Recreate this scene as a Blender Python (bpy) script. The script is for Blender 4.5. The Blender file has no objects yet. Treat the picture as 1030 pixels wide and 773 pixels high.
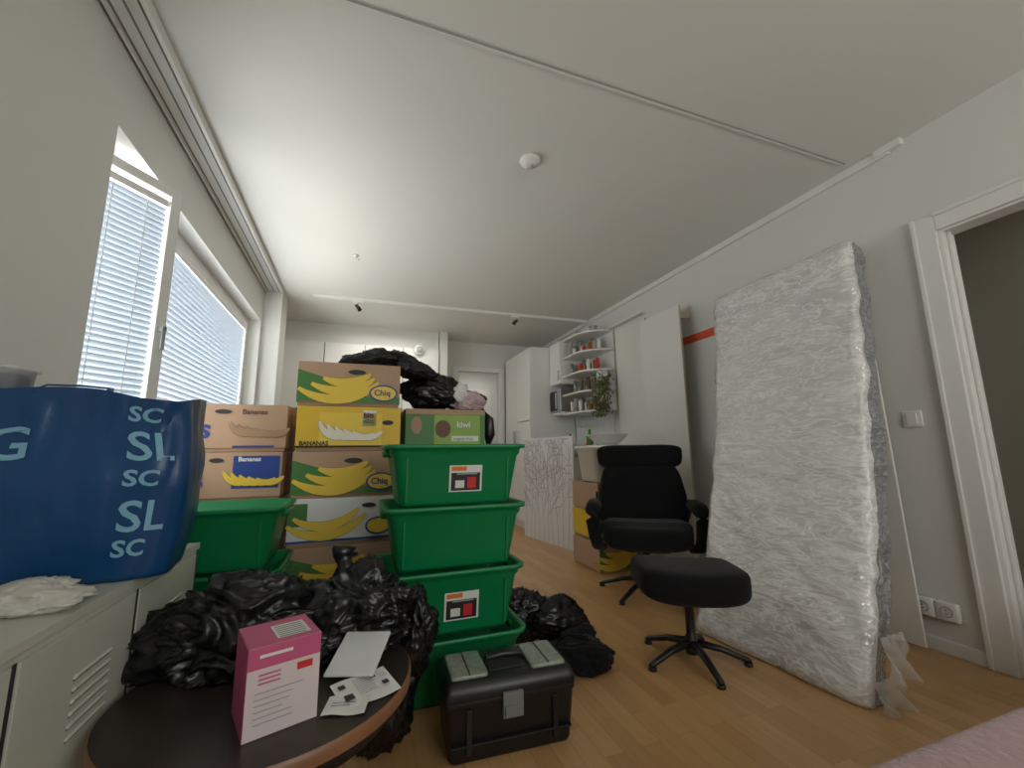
import bpy, math, random
from mathutils import Vector, Matrix, noise
random.seed(7)
# ------------------------------------------------------------ materials
MATS={}
def pbr(name,col,rough=.5,metal=0,bump=None,var=0,vscale=4,coat=0,trans=0,spec=.5,emit=0,sheen=0,alpha=1):
    if name in MATS: return MATS[name]
    m=bpy.data.materials.new(name); m.use_nodes=True; nt=m.node_tree
    b=nt.nodes['Principled BSDF']; c=tuple(col)+(1,)
    b.inputs['Base Color'].default_value=c; b.inputs['Roughness'].default_value=rough
    b.inputs['Metallic'].default_value=metal; b.inputs['Coat Weight'].default_value=coat
    b.inputs['Coat Roughness'].default_value=.15
    b.inputs['Specular IOR Level'].default_value=spec; b.inputs['Transmission Weight'].default_value=trans
    b.inputs['Sheen Weight'].default_value=sheen; b.inputs['Alpha'].default_value=alpha
    tc=nt.nodes.new('ShaderNodeTexCoord')
    if var:
        n=nt.nodes.new('ShaderNodeTexNoise'); n.inputs['Scale'].default_value=vscale; n.inputs['Detail'].default_value=4
        nt.links.new(tc.outputs['Object'],n.inputs['Vector'])
        mx=nt.nodes.new('ShaderNodeMix'); mx.data_type='RGBA'
        mx.inputs['A'].default_value=tuple(max(0,x*(1-var)) for x in col)+(1,)
        mx.inputs['B'].default_value=tuple(min(1,x*(1+var)) for x in col)+(1,)
        nt.links.new(n.outputs['Fac'],mx.inputs['Factor']); nt.links.new(mx.outputs['Result'],b.inputs['Base Color'])
    if bump:
        n=nt.nodes.new('ShaderNodeTexNoise'); n.inputs['Scale'].default_value=bump[0]; n.inputs['Detail'].default_value=6
        nt.links.new(tc.outputs['Object'],n.inputs['Vector'])
        bp=nt.nodes.new('ShaderNodeBump'); bp.inputs['Strength'].default_value=bump[1]; bp.inputs['Distance'].default_value=bump[2]
        nt.links.new(n.outputs['Fac'],bp.inputs['Height']); nt.links.new(bp.outputs['Normal'],b.inputs['Normal'])
    if emit:
        b.inputs['Emission Color'].default_value=c; b.inputs['Emission Strength'].default_value=emit
    MATS[name]=m; return m

def floor_mat():
    m=bpy.data.materials.new('oak_parquet'); m.use_nodes=True; nt=m.node_tree; b=nt.nodes['Principled BSDF']
    tc=nt.nodes.new('ShaderNodeTexCoord'); mp=nt.nodes.new('ShaderNodeMapping'); mp.inputs['Rotation'].default_value[2]=math.pi/2
    nt.links.new(tc.outputs['Object'],mp.inputs['Vector'])
    br=nt.nodes.new('ShaderNodeTexBrick'); br.inputs['Scale'].default_value=1
    br.inputs['Brick Width'].default_value=.42; br.inputs['Row Height'].default_value=.068
    br.inputs['Mortar Size'].default_value=.0008; br.inputs['Mortar Smooth'].default_value=.2
    br.inputs['Color1'].default_value=(.52,.29,.12,1); br.inputs['Color2'].default_value=(.64,.39,.175,1)
    br.inputs['Mortar'].default_value=(.38,.22,.10,1); br.offset=.37; br.inputs['Bias'].default_value=0
    nt.links.new(mp.outputs['Vector'],br.inputs['Vector'])
    mp2=nt.nodes.new('ShaderNodeMapping'); mp2.inputs['Scale'].default_value=(40,2.5,1)
    nt.links.new(tc.outputs['Object'],mp2.inputs['Vector'])
    n=nt.nodes.new('ShaderNodeTexNoise'); n.inputs['Scale'].default_value=1.5; n.inputs['Detail'].default_value=6
    nt.links.new(mp2.outputs['Vector'],n.inputs['Vector'])
    cr=nt.nodes.new('ShaderNodeValToRGB'); cr.color_ramp.elements[0].color=(.8,.8,.8,1); cr.color_ramp.elements[1].color=(1.1,1.08,1.05,1)
    nt.links.new(n.outputs['Fac'],cr.inputs['Fac'])
    mx=nt.nodes.new('ShaderNodeMix'); mx.data_type='RGBA'; mx.blend_type='MULTIPLY'; mx.inputs['Factor'].default_value=1
    nt.links.new(br.outputs['Color'],mx.inputs['A']); nt.links.new(cr.outputs['Color'],mx.inputs['B'])
    nt.links.new(mx.outputs['Result'],b.inputs['Base Color'])
    b.inputs['Roughness'].default_value=.30
    return m
WALL=pbr('wall_paint',(.71,.71,.665),.7,bump=(180,.08,.002),var=.02)
CEIL=pbr('ceiling_paint',(.74,.75,.70),.8,bump=(120,.08,.002),var=.015,vscale=2)
WHITE=pbr('white_lacquer',(.78,.78,.74),.35)
TRIM=pbr('trim_white',(.78,.78,.74),.4)
BOARD=pbr('white_board',(.76,.76,.70),.4)
BEDGE=pbr('board_edge',(.50,.45,.35),.6)
DARK=pbr('dark_gap',(.03,.03,.03),.6)
METAL=pbr('brushed_metal',(.55,.55,.55),.3,1)
BLKPL=pbr('black_plastic',(.010,.010,.011),.38)
BLKFAB=pbr('black_fabric',(.008,.008,.009),.95,bump=(300,.6,.003),sheen=.08,spec=.15)
TRASH=pbr('black_trash_plastic',(.005,.005,.006),.30,bump=(9,.35,.015),spec=.5)
JACKET=pbr('black_nylon',(.008,.008,.009),.5,bump=(18,.4,.012))
GREEN=pbr('green_plastic',(.004,.22,.07),.4,var=.06)
GREENR=pbr('green_plastic_rim',(.006,.26,.08),.35)
CARD=pbr('brown_cardboard',(.40,.25,.145),.8,var=.08,vscale=6)
CARDL=pbr('light_cardboard',(.47,.31,.20),.8,var=.08,vscale=6)
YEL=pbr('print_yellow',(.74,.48,.03),.5)
YELB=pbr('banana_yellow',(.82,.58,.06),.5)
BANW=pbr('print_pale',(.80,.76,.62),.5)
PWHITE=pbr('print_white',(.74,.75,.72),.5)
PBLUE=pbr('print_blue',(.02,.06,.28),.5)
PGREEN=pbr('print_green',(.06,.20,.045),.5)
PRED=pbr('print_red',(.6,.03,.03),.5)
STRIPE=pbr('stripe_orange_red',(.75,.10,.03),.6)
PBLACK=pbr('print_black',(.02,.02,.02),.5)
PGREY=pbr('print_grey',(.35,.36,.36),.6)
PBROWN=pbr('print_brown',(.16,.08,.04),.6)

# ------------------------------------------------------------ builder
class B:
    def __init__(s): s.v=[];s.f=[];s.m=[];s.s=[];s.mats=[]
    def mi(s,m):
        if m not in s.mats: s.mats.append(m)
        return s.mats.index(m)
    def add(s,vs,fs,mat,smooth=False,M=None):
        o=len(s.v); k=s.mi(mat) if not isinstance(mat,list) else None
        for p in vs:
            p=Vector(p); s.v.append(M@p if M else p)
        for i,f in enumerate(fs):
            s.f.append([a+o for a in f]); s.m.append(k if k is not None else s.mi(mat[i])); s.s.append(smooth)
    def box(s,c,d,mat,M=None,R=None):
        x,y,z=d[0]/2,d[1]/2,d[2]/2
        vs=[Vector((i*x,j*y,k*z)) for i in(-1,1) for j in(-1,1) for k in(-1,1)]
        if R is not None: vs=[R@q for q in vs]
        vs=[q+Vector(c) for q in vs]
        s.add(vs,[(0,1,3,2),(4,6,7,5),(0,4,5,1),(2,3,7,6),(0,2,6,4),(1,5,7,3)],mat,False,M)
    def bx(s,x0,x1,y0,y1,z0,z1,mat,M=None):
        s.box(((x0+x1)/2,(y0+y1)/2,(z0+z1)/2),(abs(x1-x0),abs(y1-y0),abs(z1-z0)),mat,M)
    def rings(s,rings,mat,capb=True,capt=True,smooth=True,M=None,closed=False):
        n=len(rings[0]); vs=[p for r in rings for p in r]; fs=[]
        R=len(rings)
        for i in range(R-1 if not closed else R):
            a=i*n;b=((i+1)%R)*n
            for j in range(n): fs.append((a+j,a+(j+1)%n,b+(j+1)%n,b+j))
        if capb: fs.append(tuple(reversed(range(n))))
        if capt: fs.append(tuple(range((R-1)*n,R*n)))
        s.add(vs,fs,mat,smooth,M)
    def loft(s,prof,c,mat,seg=5,capb=True,capt=True,smooth=True,M=None):
        rs=[]
        for z,w,d,r in prof:
            ring=[]
            r=min(r,w/2-1e-4,d/2-1e-4)
            for cx,cy,a0 in((w/2-r,d/2-r,0),(-w/2+r,d/2-r,90),(-w/2+r,-d/2+r,180),(w/2-r,-d/2+r,270)):
                for k in range(seg+1):
                    a=math.radians(a0+90*k/seg); ring.append(Vector((c[0]+cx+r*math.cos(a),c[1]+cy+r*math.sin(a),c[2]+z)))
            rs.append(ring)
        s.rings(rs,mat,capb,capt,smooth,M)
    def lathe(s,prof,c,mat,n=32,M=None,capb=False,capt=False):
        rs=[[Vector((c[0]+r*math.cos(2*math.pi*k/n),c[1]+r*math.sin(2*math.pi*k/n),c[2]+z)) for k in range(n)] for r,z in prof]
        s.rings(rs,mat,capb,capt,True,M)
    def tube(s,pts,r,mat,n=10,M=None,cap=True,flat=1.0):
        pts=[Vector(p) for p in pts]; rs=[]
        for i,p in enumerate(pts):
            t=(pts[min(i+1,len(pts)-1)]-pts[max(i-1,0)]).normalized()
            up=Vector((0,0,1)) if abs(t.z)<.9 else Vector((0,1,0))
            a=t.cross(up).normalized(); b=a.cross(t).normalized()
            rr=r[i] if isinstance(r,(list,tuple)) else r
            rs.append([p+a*rr*math.cos(2*math.pi*k/n)+b*rr*flat*math.sin(2*math.pi*k/n) for k in range(n)])
        s.rings(rs,mat,cap,cap,True,M)
    def sq(s,c,d,mat,e=.35,R=None,M=None,n=28,fn=None):
        def sp(x,e): return math.copysign(abs(x)**e,x)
        vs=[];fs=[];m=n//2
        for i in range(m+1):
            ph=-math.pi/2+math.pi*i/m
            for j in range(n):
                th=2*math.pi*j/n
                q=Vector((d[0]/2*sp(math.cos(ph),e)*sp(math.cos(th),e),d[1]/2*sp(math.cos(ph),e)*sp(math.sin(th),e),d[2]/2*sp(math.sin(ph),e)))
                if fn: q=fn(q)
                if R is not None: q=R@q
                vs.append(q+Vector(c))
        for i in range(m):
            for j in range(n): fs.append((i*n+j,i*n+(j+1)%n,(i+1)*n+(j+1)%n,(i+1)*n+j))
        s.add(vs,fs,mat,True,M)
    def blob(s,c,r,mat,seed=0,amp=.18,sub=5,floor=None,R=None,fold=1.0,tie=None):
        """soft plastic/cloth lump: broad lobes + long smooth folds; tie = folds gather towards the top"""
        import bmesh
        bm=bmesh.new(); bmesh.ops.create_icosphere(bm,subdivisions=sub,radius=1)
        off=Vector((seed*7.31,seed*3.7,seed*1.9)); vs=[]
        for v in bm.verts:
            p=v.co.copy()
            k=noise.noise(p*1.2+off)*amp*1.3
            w=Vector((noise.noise(p*1.7+off),noise.noise(p*1.7+off+Vector((9,2,4))),noise.noise(p*1.7+off+Vector((3,8,1)))))
            q=p*1.7*fold+w*1.6+off
            q=Vector((q.x,q.y*1.25,q.z*.8))
            f1=1-abs(noise.noise(q)); k+=(f1**3-.6)*amp*.75
            f2=1-abs(noise.noise(q*2.1+w+Vector((2,2,2)))); k+=(f2**4-.5)*amp*.30
            if tie:
                th=math.atan2(p.y-tie[1],p.x-tie[0]); k+=.5*amp*(abs(noise.noise(Vector((math.cos(th)*2.6,math.sin(th)*2.6,seed+p.z*.35))))-.25)*min(1,p.z*1.2+.6 if p.z>-.5 else 0)
            p=p*(1+k)
            p=Vector((p.x*r[0],p.y*r[1],p.z*r[2]))
            if R is not None: p=R@p
            p+=Vector(c)
            if floor is not None and p.z<floor: p.z=floor+.0005
            vs.append(p)
        bm.verts.index_update()
        fs=[[v.index for v in f.verts] for f in bm.faces]; bm.free()
        s.add(vs,fs,mat,True)
    def poly(s,pts,mat,M=None): s.add(pts,[tuple(range(len(pts)))],mat,False,M)
    def text(s,body,size,mat,fn,bold=.0,align='LEFT'):
        cu=bpy.data.curves.new('tmp','FONT'); cu.body=body; cu.size=size; cu.offset=bold; cu.align_x=align; cu.resolution_u=3
        ob=bpy.data.objects.new('tmp',cu); bpy.context.collection.objects.link(ob)
        me=bpy.data.meshes.new_from_object(ob.evaluated_get(bpy.context.evaluated_depsgraph_get()))
        s.add([fn(v.co.x,v.co.y) for v in me.vertices],[tuple(p.vertices) for p in me.polygons],mat)
        bpy.data.objects.remove(ob); bpy.data.curves.remove(cu); bpy.data.meshes.remove(me)
    def done(s,name,bevel=0,M=None,subsurf=0,seg=2):
        me=bpy.data.meshes.new(name); me.from_pydata([tuple(v) for v in s.v],[],s.f)
        for m in s.mats: me.materials.append(m)
        me.polygons.foreach_set('material_index',s.m); me.polygons.foreach_set('use_smooth',s.s); me.update()
        ob=bpy.data.objects.new(name,me); bpy.context.collection.objects.link(ob)
        if M is not None: ob.matrix_world=M
        if bevel:
            md=ob.modifiers.new('bevel','BEVEL'); md.width=bevel; md.segments=seg; md.limit_method='ANGLE'; md.angle_limit=math.radians(50)
        return ob
def T(x,y,z,rz=0): return Matrix.Translation((x,y,z))@Matrix.Rotation(math.radians(rz),4,'Z')
def Rx(a): return Matrix.Rotation(math.radians(a),3,'X')
def Ry(a): return Matrix.Rotation(math.radians(a),3,'Y')
def Rz(a): return Matrix.Rotation(math.radians(a),3,'Z')

XL,XR,YB,YF,H=-.90,2.55,5.65,-1.6,2.485
# ------------------------------------------------------------ room shell
b=B(); b.bx(XL-.2,4.2,YF-.1,7.4,-.08,0,floor_mat()); b.done('floor')
b=B(); b.bx(XL-.2,4.2,YF-.1,7.4,H,H+.1,CEIL)
b.done('ceiling')
wy0,wy1,wz0,wz1=1.80,4.27,.86,2.15
b=B()
b.bx(XL-.2,XL,YF,wy0,0,H,WALL); b.bx(XL-.2,XL,wy1,YB,0,H,WALL)
b.bx(XL-.2,XL,wy0,wy1,0,wz0,WALL); b.bx(XL-.2,XL,wy0,wy1,wz1,H,WALL)
b.bx(XL,-.75,4.33,4.62,0,H,WALL)
b.done('wall_left')
b=B()
b.bx(XR,XR+.1,YF,.18,0,H,WALL); b.bx(XR,XR+.1,1.045,YB,0,H,WALL); b.bx(XR,XR+.1,.18,1.045,1.95,H,WALL)
b.done('wall_right')
b=B()
b.bx(XL,1.25,YB,YB+.1,0,H,WALL); b.bx(1.88,XR,YB,YB+.1,0,H,WALL); b.bx(1.25,1.88,YB,YB+.1,2.07,H,WALL)
b.bx(.93,1.03,5.25,YB,0,H,WALL)
b.done('wall_back')
b=B()
b.bx(XL,.2,YF-.1,YF,0,H,WALL); b.bx(2.2,XR,YF-.1,YF,0,H,WALL); b.bx(.2,2.2,YF-.1,YF,0,.8,WALL); b.bx(.2,2.2,YF-.1,YF,2.2,H,WALL)
b.done('wall_rear')
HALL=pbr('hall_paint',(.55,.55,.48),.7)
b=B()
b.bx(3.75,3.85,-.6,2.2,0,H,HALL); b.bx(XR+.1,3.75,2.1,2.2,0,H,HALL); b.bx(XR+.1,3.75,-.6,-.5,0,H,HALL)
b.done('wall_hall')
b=B()
b.bx(.9,3.0,7.2,7.3,0,H,WALL); b.bx(.9,1.0,YB+.1,7.2,0,H,WALL); b.bx(2.9,3.0,YB+.1,7.2,0,H,WALL)
b.bx(1.35,2.2,7.17,7.2,0,2.05,WHITE); b.bx(1.9,1.93,7.14,7.17,1.0,1.03,METAL)
b.done('wall_corridor')
b=B()
for y0,y1,z0,z1 in((1.04,1.13,0,2.03),(.10,.19,0,2.03),(.19,1.04,1.94,2.03)):
    b.bx(XR-.018,XR,y0,y1,z0,z1,TRIM)
    b.bx(XR-.026,XR-.018,(y1-.02 if y0>1 else y0),(y1 if y0>1 or z0>1 else y0+.02),(z0 if z0<1 else 2.01),z1,TRIM)
b.bx(XR,XR+.1,1.025,1.045,0,1.95,TRIM); b.bx(XR,XR+.1,.18,.2,0,1.95,TRIM); b.bx(XR,XR+.1,.2,1.03,1.93,1.95,TRIM)
b.bx(XR+.03,XR+.045,1.01,1.025,0,1.93,TRIM)
b.bx(XR,XR+.1,.2,1.025,0,.02,pbr('threshold_oak',(.45,.27,.13),.4))
b.done('door_1',.004)
b=B()
b.bx(1.19,1.26,YB-.02,YB,0,2.12,TRIM); b.bx(1.87,1.94,YB-.02,YB,0,2.12,TRIM); b.bx(1.26,1.87,YB-.02,YB,2.06,2.12,TRIM)
b.bx(1.25,1.27,YB,YB+.1,0,2.06,TRIM); b.bx(1.86,1.88,YB,YB+.1,0,2.06,TRIM)
b.done('door_2',.003)
b=B(); b.bx(XR-.014,XR,1.13,YB,0,.06,TRIM); b.done('baseboard_right',.003)
b=B(); b.bx(XL,XL+.014,YF,4.33,0,.06,TRIM); b.done('baseboard_left',.003)
b=B(); b.bx(XR-.025,XR,1.16,YB,H-.045,H,TRIM); b.bx(XR-.04,XR,1.10,1.22,H-.035,H,TRIM); b.done('trim_1',.004)
b=B(); b.bx(XL,2.47,1.325,1.333,H-.004,H,pbr('seam_grey',(.36,.37,.34),.8)); b.bx(XL,2.47,1.333,1.345,H-.006,H,CEIL); b.done('trim_2')

# curtain rail
b=B()
RAILG=pbr('rail_groove',(.22,.22,.20),.6)
b.bx(-.885,-.745,.2,4.32,H-.022,H,TRIM)
for x in(-.872,-.825,-.778): b.bx(x-.004,x+.004,.2,4.32,H-.0235,H-.0215,RAILG)
b.bx(-.757,-.745,.2,4.32,H-.05,H-.02,TRIM); b.bx(-.888,-.878,.2,4.32,H-.04,H-.02,TRIM)
b.done('curtain_rail',.002)

# ------------------------------------------------------------ windows
BLIND=pbr('blind_slat',(.70,.76,.82),.6)
m=BLIND; nt=m.node_tree; tr=nt.nodes.new('ShaderNodeBsdfTranslucent'); tr.inputs[0].default_value=(.52,.77,1,1)
mx=nt.nodes.new('ShaderNodeMixShader'); mx.inputs[0].default_value=.10
nt.links.new(nt.nodes['Principled BSDF'].outputs[0],mx.inputs[1]); nt.links.new(tr.outputs[0],mx.inputs[2]); nt.links.new(mx.outputs[0],nt.nodes['Material Output'].inputs[0])
def frame(b,M,w,h,fw,ft,mat):
    b.bx(0,fw,-ft/2,ft/2,0,h,mat,M); b.bx(w-fw,w,-ft/2,ft/2,0,h,mat,M)
    b.bx(fw,w-fw,-ft/2,ft/2,0,fw,mat,M); b.bx(fw,w-fw,-ft/2,ft/2,h-fw,h,mat,M)
def blinds(b,M,x0,x1,z0,z1,pitch=.0285,tilt=-57,w=.031):
    z=z0
    while z<z1:
        R=Rx(tilt); b.box(((x0+x1)/2,0,z),(x1-x0,w,.0012),BLIND,M,R); z+=pitch
    b.bx(x0,x1,-.012,.012,z1,z1+.03,TRIM,M)
    for x in (x0+.08,x1-.08): b.bx(x-.0015,x+.0015,-.018,-.016,z0,z1,TRIM,M)
Mw=T(-1.03,2.22,wz0,90)
b=B(); frame(b,Mw,2.05,wz1-wz0,.05,.07,TRIM)
frame(b,T(-1.0,2.27,wz0+.05,90),1.93,wz1-wz0-.1,.045,.03,TRIM)
b.bx(-1.1,-.9,wy0,wy1,wz0-.03,wz0,TRIM)
b.bx(-1.06,-1.0,wy0,2.22,wz1-.04,wz1,TRIM); b.bx(-1.06,-1.0,wy0,wy0+.03,wz0,wz1,TRIM)
b.done('window_1',.003)
b=B(); blinds(b,T(-1.0,2.32,0,90),0,1.83,wz0+.1,wz1-.13,.032,-57,.035); b.done('window_blind')
dx,dy=.22,.30; L=math.hypot(dx,dy); ang=math.degrees(math.atan2(dy,dx))
Ms=T(-1.035,1.83,wz0+.03,ang)
b=B(); frame(b,Ms,L,1.2,.04,.045,TRIM)
b.bx(L-.03,L-.012,-.05,-.022,.55,.57,METAL,Ms); b.bx(L-.028,L-.014,-.05,-.04,.47,.57,METAL,Ms)
blinds(b,Ms,.045,L-.045,.06,1.11,.0245,-57,.027)
b.done('window_2',.002)
b=B(); frame(b,T(.2,YF-.05,.8,0),2.0,1.4,.06,.06,TRIM); b.bx(.98,1.02,YF-.08,YF-.02,.86,2.14,TRIM); b.done('added_rear_window',.003)  # unseen window behind the camera, added to carry the fill light

# ------------------------------------------------------------ ceiling things
b=B(); b.lathe([(.0,0),(.052,0),(.055,-.012),(.05,-.022),(.03,-.028),(.03,-.036),(.0,-.037)],(.80,1.87,H),TRIM,40)
b.lathe([(.006,-.034),(.006,-.05),(.0,-.051)],(.81,1.86,H),PGREY,12); b.done('smoke_detector')
b=B(); b.lathe([(0,0),(.022,0),(.018,-.012),(0,-.014)],(-.09,3.34,H),TRIM,20); b.tube([(-.09,3.34,H-.01),(-.09,3.34,H-.03),(-.075,3.34,H-.042),(-.06,3.34,H-.03)],.004,TRIM,8); b.done('ceiling_hook')
b=B()
Mt=Matrix.Translation((-.49,4.33,0))@Matrix.Rotation(math.atan2(-.09,3.0),4,'Z')
b.bx(0,3.0,-.017,.017,H-.032,H-.002,TRIM,Mt)
for x,k in((.42,1),(2.1,-1)):
    b.bx(x-.05,x+.05,-.02,.02,H-.05,H-.03,TRIM,Mt)
    b.tube([(x,0,H-.05),(x,0,H-.09)],.006,METAL,8,Mt)
    b.tube([(x-.02*k,-.015,H-.08),(x+.005*k,.005,H-.10),(x+.022*k,.02,H-.125)],[.014,.019,.022],BLKPL,16,Mt)
b.done('track_light')
b=B(); Mv=Matrix.Translation((.66,5.2,2.21))@Matrix.Rotation(math.pi/2,4,'X'); b.lathe([(0,0),(.06,0),(.06,.02),(.045,.03),(0,.03)],(0,0,0),TRIM,28,Mv)
b.lathe([(.03,.03),(.04,.035),(.03,.04),(0,.04)],(0,0,0),PGREY,28,Mv); b.done('air_vent')

# ------------------------------------------------------------ kitchen
b=B()
b.bx(-.88,.92,5.25,5.64,1.45,2.24,WHITE)
for i in range(4):
    x=-.88+.45*i; b.bx(x+.006,x+.444,5.23,5.25,1.455,2.235,WHITE); b.bx(x+.40,x+.41,5.21,5.23,1.5,1.62,METAL); b.bx(x-.001,x+.003,5.245,5.249,1.455,2.235,DARK)
b.bx(-.88,.92,5.3,5.64,2.24,H,WALL)
b.done('kitchen_wall_cabinet',.002)
b=B()
b.bx(-.88,.92,5.05,5.64,.08,.87,WHITE); b.bx(-.88,.92,5.03,5.64,.87,.9,PGREY)
for i in range(4):
    x=-.88+.45*i; b.bx(x+.004,x+.446,5.03,5.05,.1,.86,WHITE); b.bx(x+.15,x+.3,5.01,5.03,.78,.79,METAL)
b.done('kitchen_base_cabinet',.003)
b=B()
b.bx(1.96,2.54,4.66,5.55,.0,2.22,WHITE)
b.bx(1.93,1.96,4.665,5.10,.08,1.3,WHITE); b.bx(1.93,1.96,4.665,5.10,1.31,2.21,WHITE); b.bx(1.93,1.96,5.11,5.55,.08,2.21,WHITE)
for y in(5.04,5.17): b.bx(1.90,1.93,y,y+.012,1.0,1.2,METAL)
b.done('tall_cabinet',.003)
b=B()
b.bx(2.22,2.54,4.36,4.65,1.72,2.24,WHITE); b.bx(2.2,2.22,4.365,4.645,1.725,2.235,WHITE); b.bx(2.18,2.2,4.39,4.40,1.76,1.88,METAL)
b.bx(2.22,2.54,4.36,4.65,1.36,1.39,WHITE)
b.done('kitchen_upper_cabinet',.003)
b=B()
b.bx(2.2,2.5,4.38,4.64,1.391,1.66,METAL); b.bx(2.185,2.2,4.45,4.63,1.41,1.64,BLKPL); b.bx(2.185,2.2,4.39,4.44,1.41,1.64,PGREY); b.bx(2.17,2.185,4.45,4.46,1.43,1.62,METAL)
b.done('microwave',.004)
b=B()
for z in(1.34,1.56,1.78,2.0,2.21):
    pts=[(2.54,4.355),(2.22,4.355),(2.22,4.05)]
    for k in range(1,9):
        a=math.pi/2*k/8; pts.append((2.54-.32*math.cos(a),4.05-.32*math.sin(a)))
    n=len(pts); vs=[(x,y,z) for x,y in pts]+[(x,y,z+.018) for x,y in pts]
    b.add(vs,[tuple(range(n)),tuple(reversed(range(n,2*n)))]+[(i,i+n,(i+1)%n+n,(i+1)%n) for i in range(n)],WHITE)
b.bx(2.53,2.545,3.73,4.355,1.34,2.23,WHITE)
b.done('corner_shelf')
GL=pbr('clear_glass',(.85,.9,.88),.05,trans=.8)
AMB=pbr('amber_glass',(.35,.16,.04),.2)
b=B()
for z in(1.358,1.578,1.798,2.018):
    for i in range(14):
        x=2.26+random.random()*.2; y=3.86+i*.034; h=.07+random.random()*.10
        if x<2.36 and y<4.0: x+=.1
        mt=random.choice([GL,WHITE,PGREY,AMB,PGREY,PRED if z>1.7 else PBROWN,GL])
        b.lathe([(.001,0),(.018,0),(.022,h),(.019,h),(.016,.005),(.001,.005)],(x,y,z),mt,14)
b.done('shelf_glassware')
b=B()
for i in range(9):
    b.lathe([(.001,0),(.04,0),(.05,.03+random.random()*.05),(.001,.032)],(2.3+random.random()*.2,3.85+i*.06,2.229),random.choice([GL,WHITE,PGREY]),14)
b.done('stored_bowls')
b=B(); LEAF=pbr('leaf_green',(.16,.19,.05),.6,var=.4,vscale=20)
for i in range(15):
    x=2.26+random.random()*.18;y=3.64+random.random()*.15
    pts=[(x,y,1.70)]
    for k in range(1,7): pts.append((x+random.uniform(-.05,.05)-.02*k*.3,y-.008*k,1.70-.065*k))
    b.tube(pts,.002,PBROWN,5)
    for p in pts:
        for q in range(6):
            c=Vector(p)+Vector([random.uniform(-.035,.035) for _ in range(3)])
            a=Vector([random.uniform(-1,1) for _ in range(3)]).normalized(); d=a.cross(Vector((.3,.2,1))).normalized()
            b.poly([c-a*.022,c-d*.008,c+a*.022,c+d*.008],LEAF)
b.lathe([(.001,1.66),(.05,1.66),(.065,1.75),(.055,1.75),(.05,1.68)],(2.37,3.74,0),WHITE,16)
b.tube([(2.37,3.74,1.75),(2.37,3.76,1.79)],.004,PBROWN,6)
b.done('hanging_plant')
b=B()
b.bx(2.0,2.54,3.78,4.65,.08,.87,WHITE); b.bx(1.97,2.54,3.76,4.655,.87,.905,PGREY)
for i in range(2): b.bx(1.98,2.0,3.79+.43*i,4.21+.43*i,.1,.86,WHITE)
b.done('kitchen_counter',.003)
b=B(); tl=pbr('tile_white',(.76,.77,.74),.2)
for iy in range(8):
    for iz in range(4): b.bx(2.54,2.549,3.80+iy*.105,3.80+iy*.105+.101,.91+iz*.105,1.011+iz*.105,tl)
b.done('wall_tiles')
b=B()
for x,y,h,mt in((2.1,3.95,.13,GL),(2.2,4.1,.2,WHITE),(2.12,4.25,.16,PGREY),(2.25,3.88,.11,PRED),(2.3,4.35,.22,AMB),(2.35,4.0,.26,PGREEN),(2.42,3.9,.2,AMB)):
    b.lathe([(.001,0),(.035,0),(.037,h*.7),(.014,h*.85),(.014,h),(.001,h)],(x,y,.906),mt,18)
b.done('kitchen_bottles')
pa=Vector((1.80,4.57,0)); pb=Vector((1.955,3.66,0)); du=(pb-pa); PW=du.length; du.normalize(); nn=Vector((-du.y,du.x,0)); nn=-nn if nn.x>0 else nn
b=B()
Mp=Matrix((( du.x,nn.x,0,pa.x),(du.y,nn.y,0,pa.y),(0,0,1,0),(0,0,0,1)))
b.bx(0,PW,-.02,0,0,1.075,pbr('panel_pearl',(.76,.76,.76),.35),Mp)
PAT=pbr('pattern_grey',(.44,.44,.45),.5)
def stem(x,z,a,l,w,depth):
    pts=[];n=8
    for k in range(n+1):
        pts.append((x,z)); x+=math.sin(a)*l/n; z+=math.cos(a)*l/n; a+=random.uniform(-.12,.12)
        if x<.01 or x>PW-.01 or z>1.06: break
    for (x0,z0),(x1,z1) in zip(pts,pts[1:]):
        d=Vector((x1-x0,z1-z0)); 
        if d.length<1e-5: continue
        d.normalize(); px,pz=-d.y*w,d.x*w
        b.poly([(x0-px,.0015,z0-pz),(x1-px,.0015,z1-pz),(x1+px,.0015,z1+pz),(x0+px,.0015,z0+pz)],PAT,Mp)
    if depth>0:
        for k in range(2,len(pts)):
            if random.random()<.65: stem(pts[k][0],pts[k][1],a+random.choice((-1,1))*random.uniform(.4,.9),l*.38,w*.6,depth-1)
    if depth<=1:
        for (x0,z0) in pts[1:]:
            q=random.uniform(0,6.28); e=(math.cos(q)*.012,math.sin(q)*.012); g=(-e[1]*.35,e[0]*.35)
            b.poly([(x0-e[0],.0016,z0-e[1]),(x0-g[0],.0016,z0-g[1]),(x0+e[0],.0016,z0+e[1]),(x0+g[0],.0016,z0+g[1])],PAT,Mp)
for i in range(10): stem(.05+i*.085,0.0,random.uniform(-.08,.08),1.1,.003,2)
b.done('patterned_bar_panel')

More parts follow.
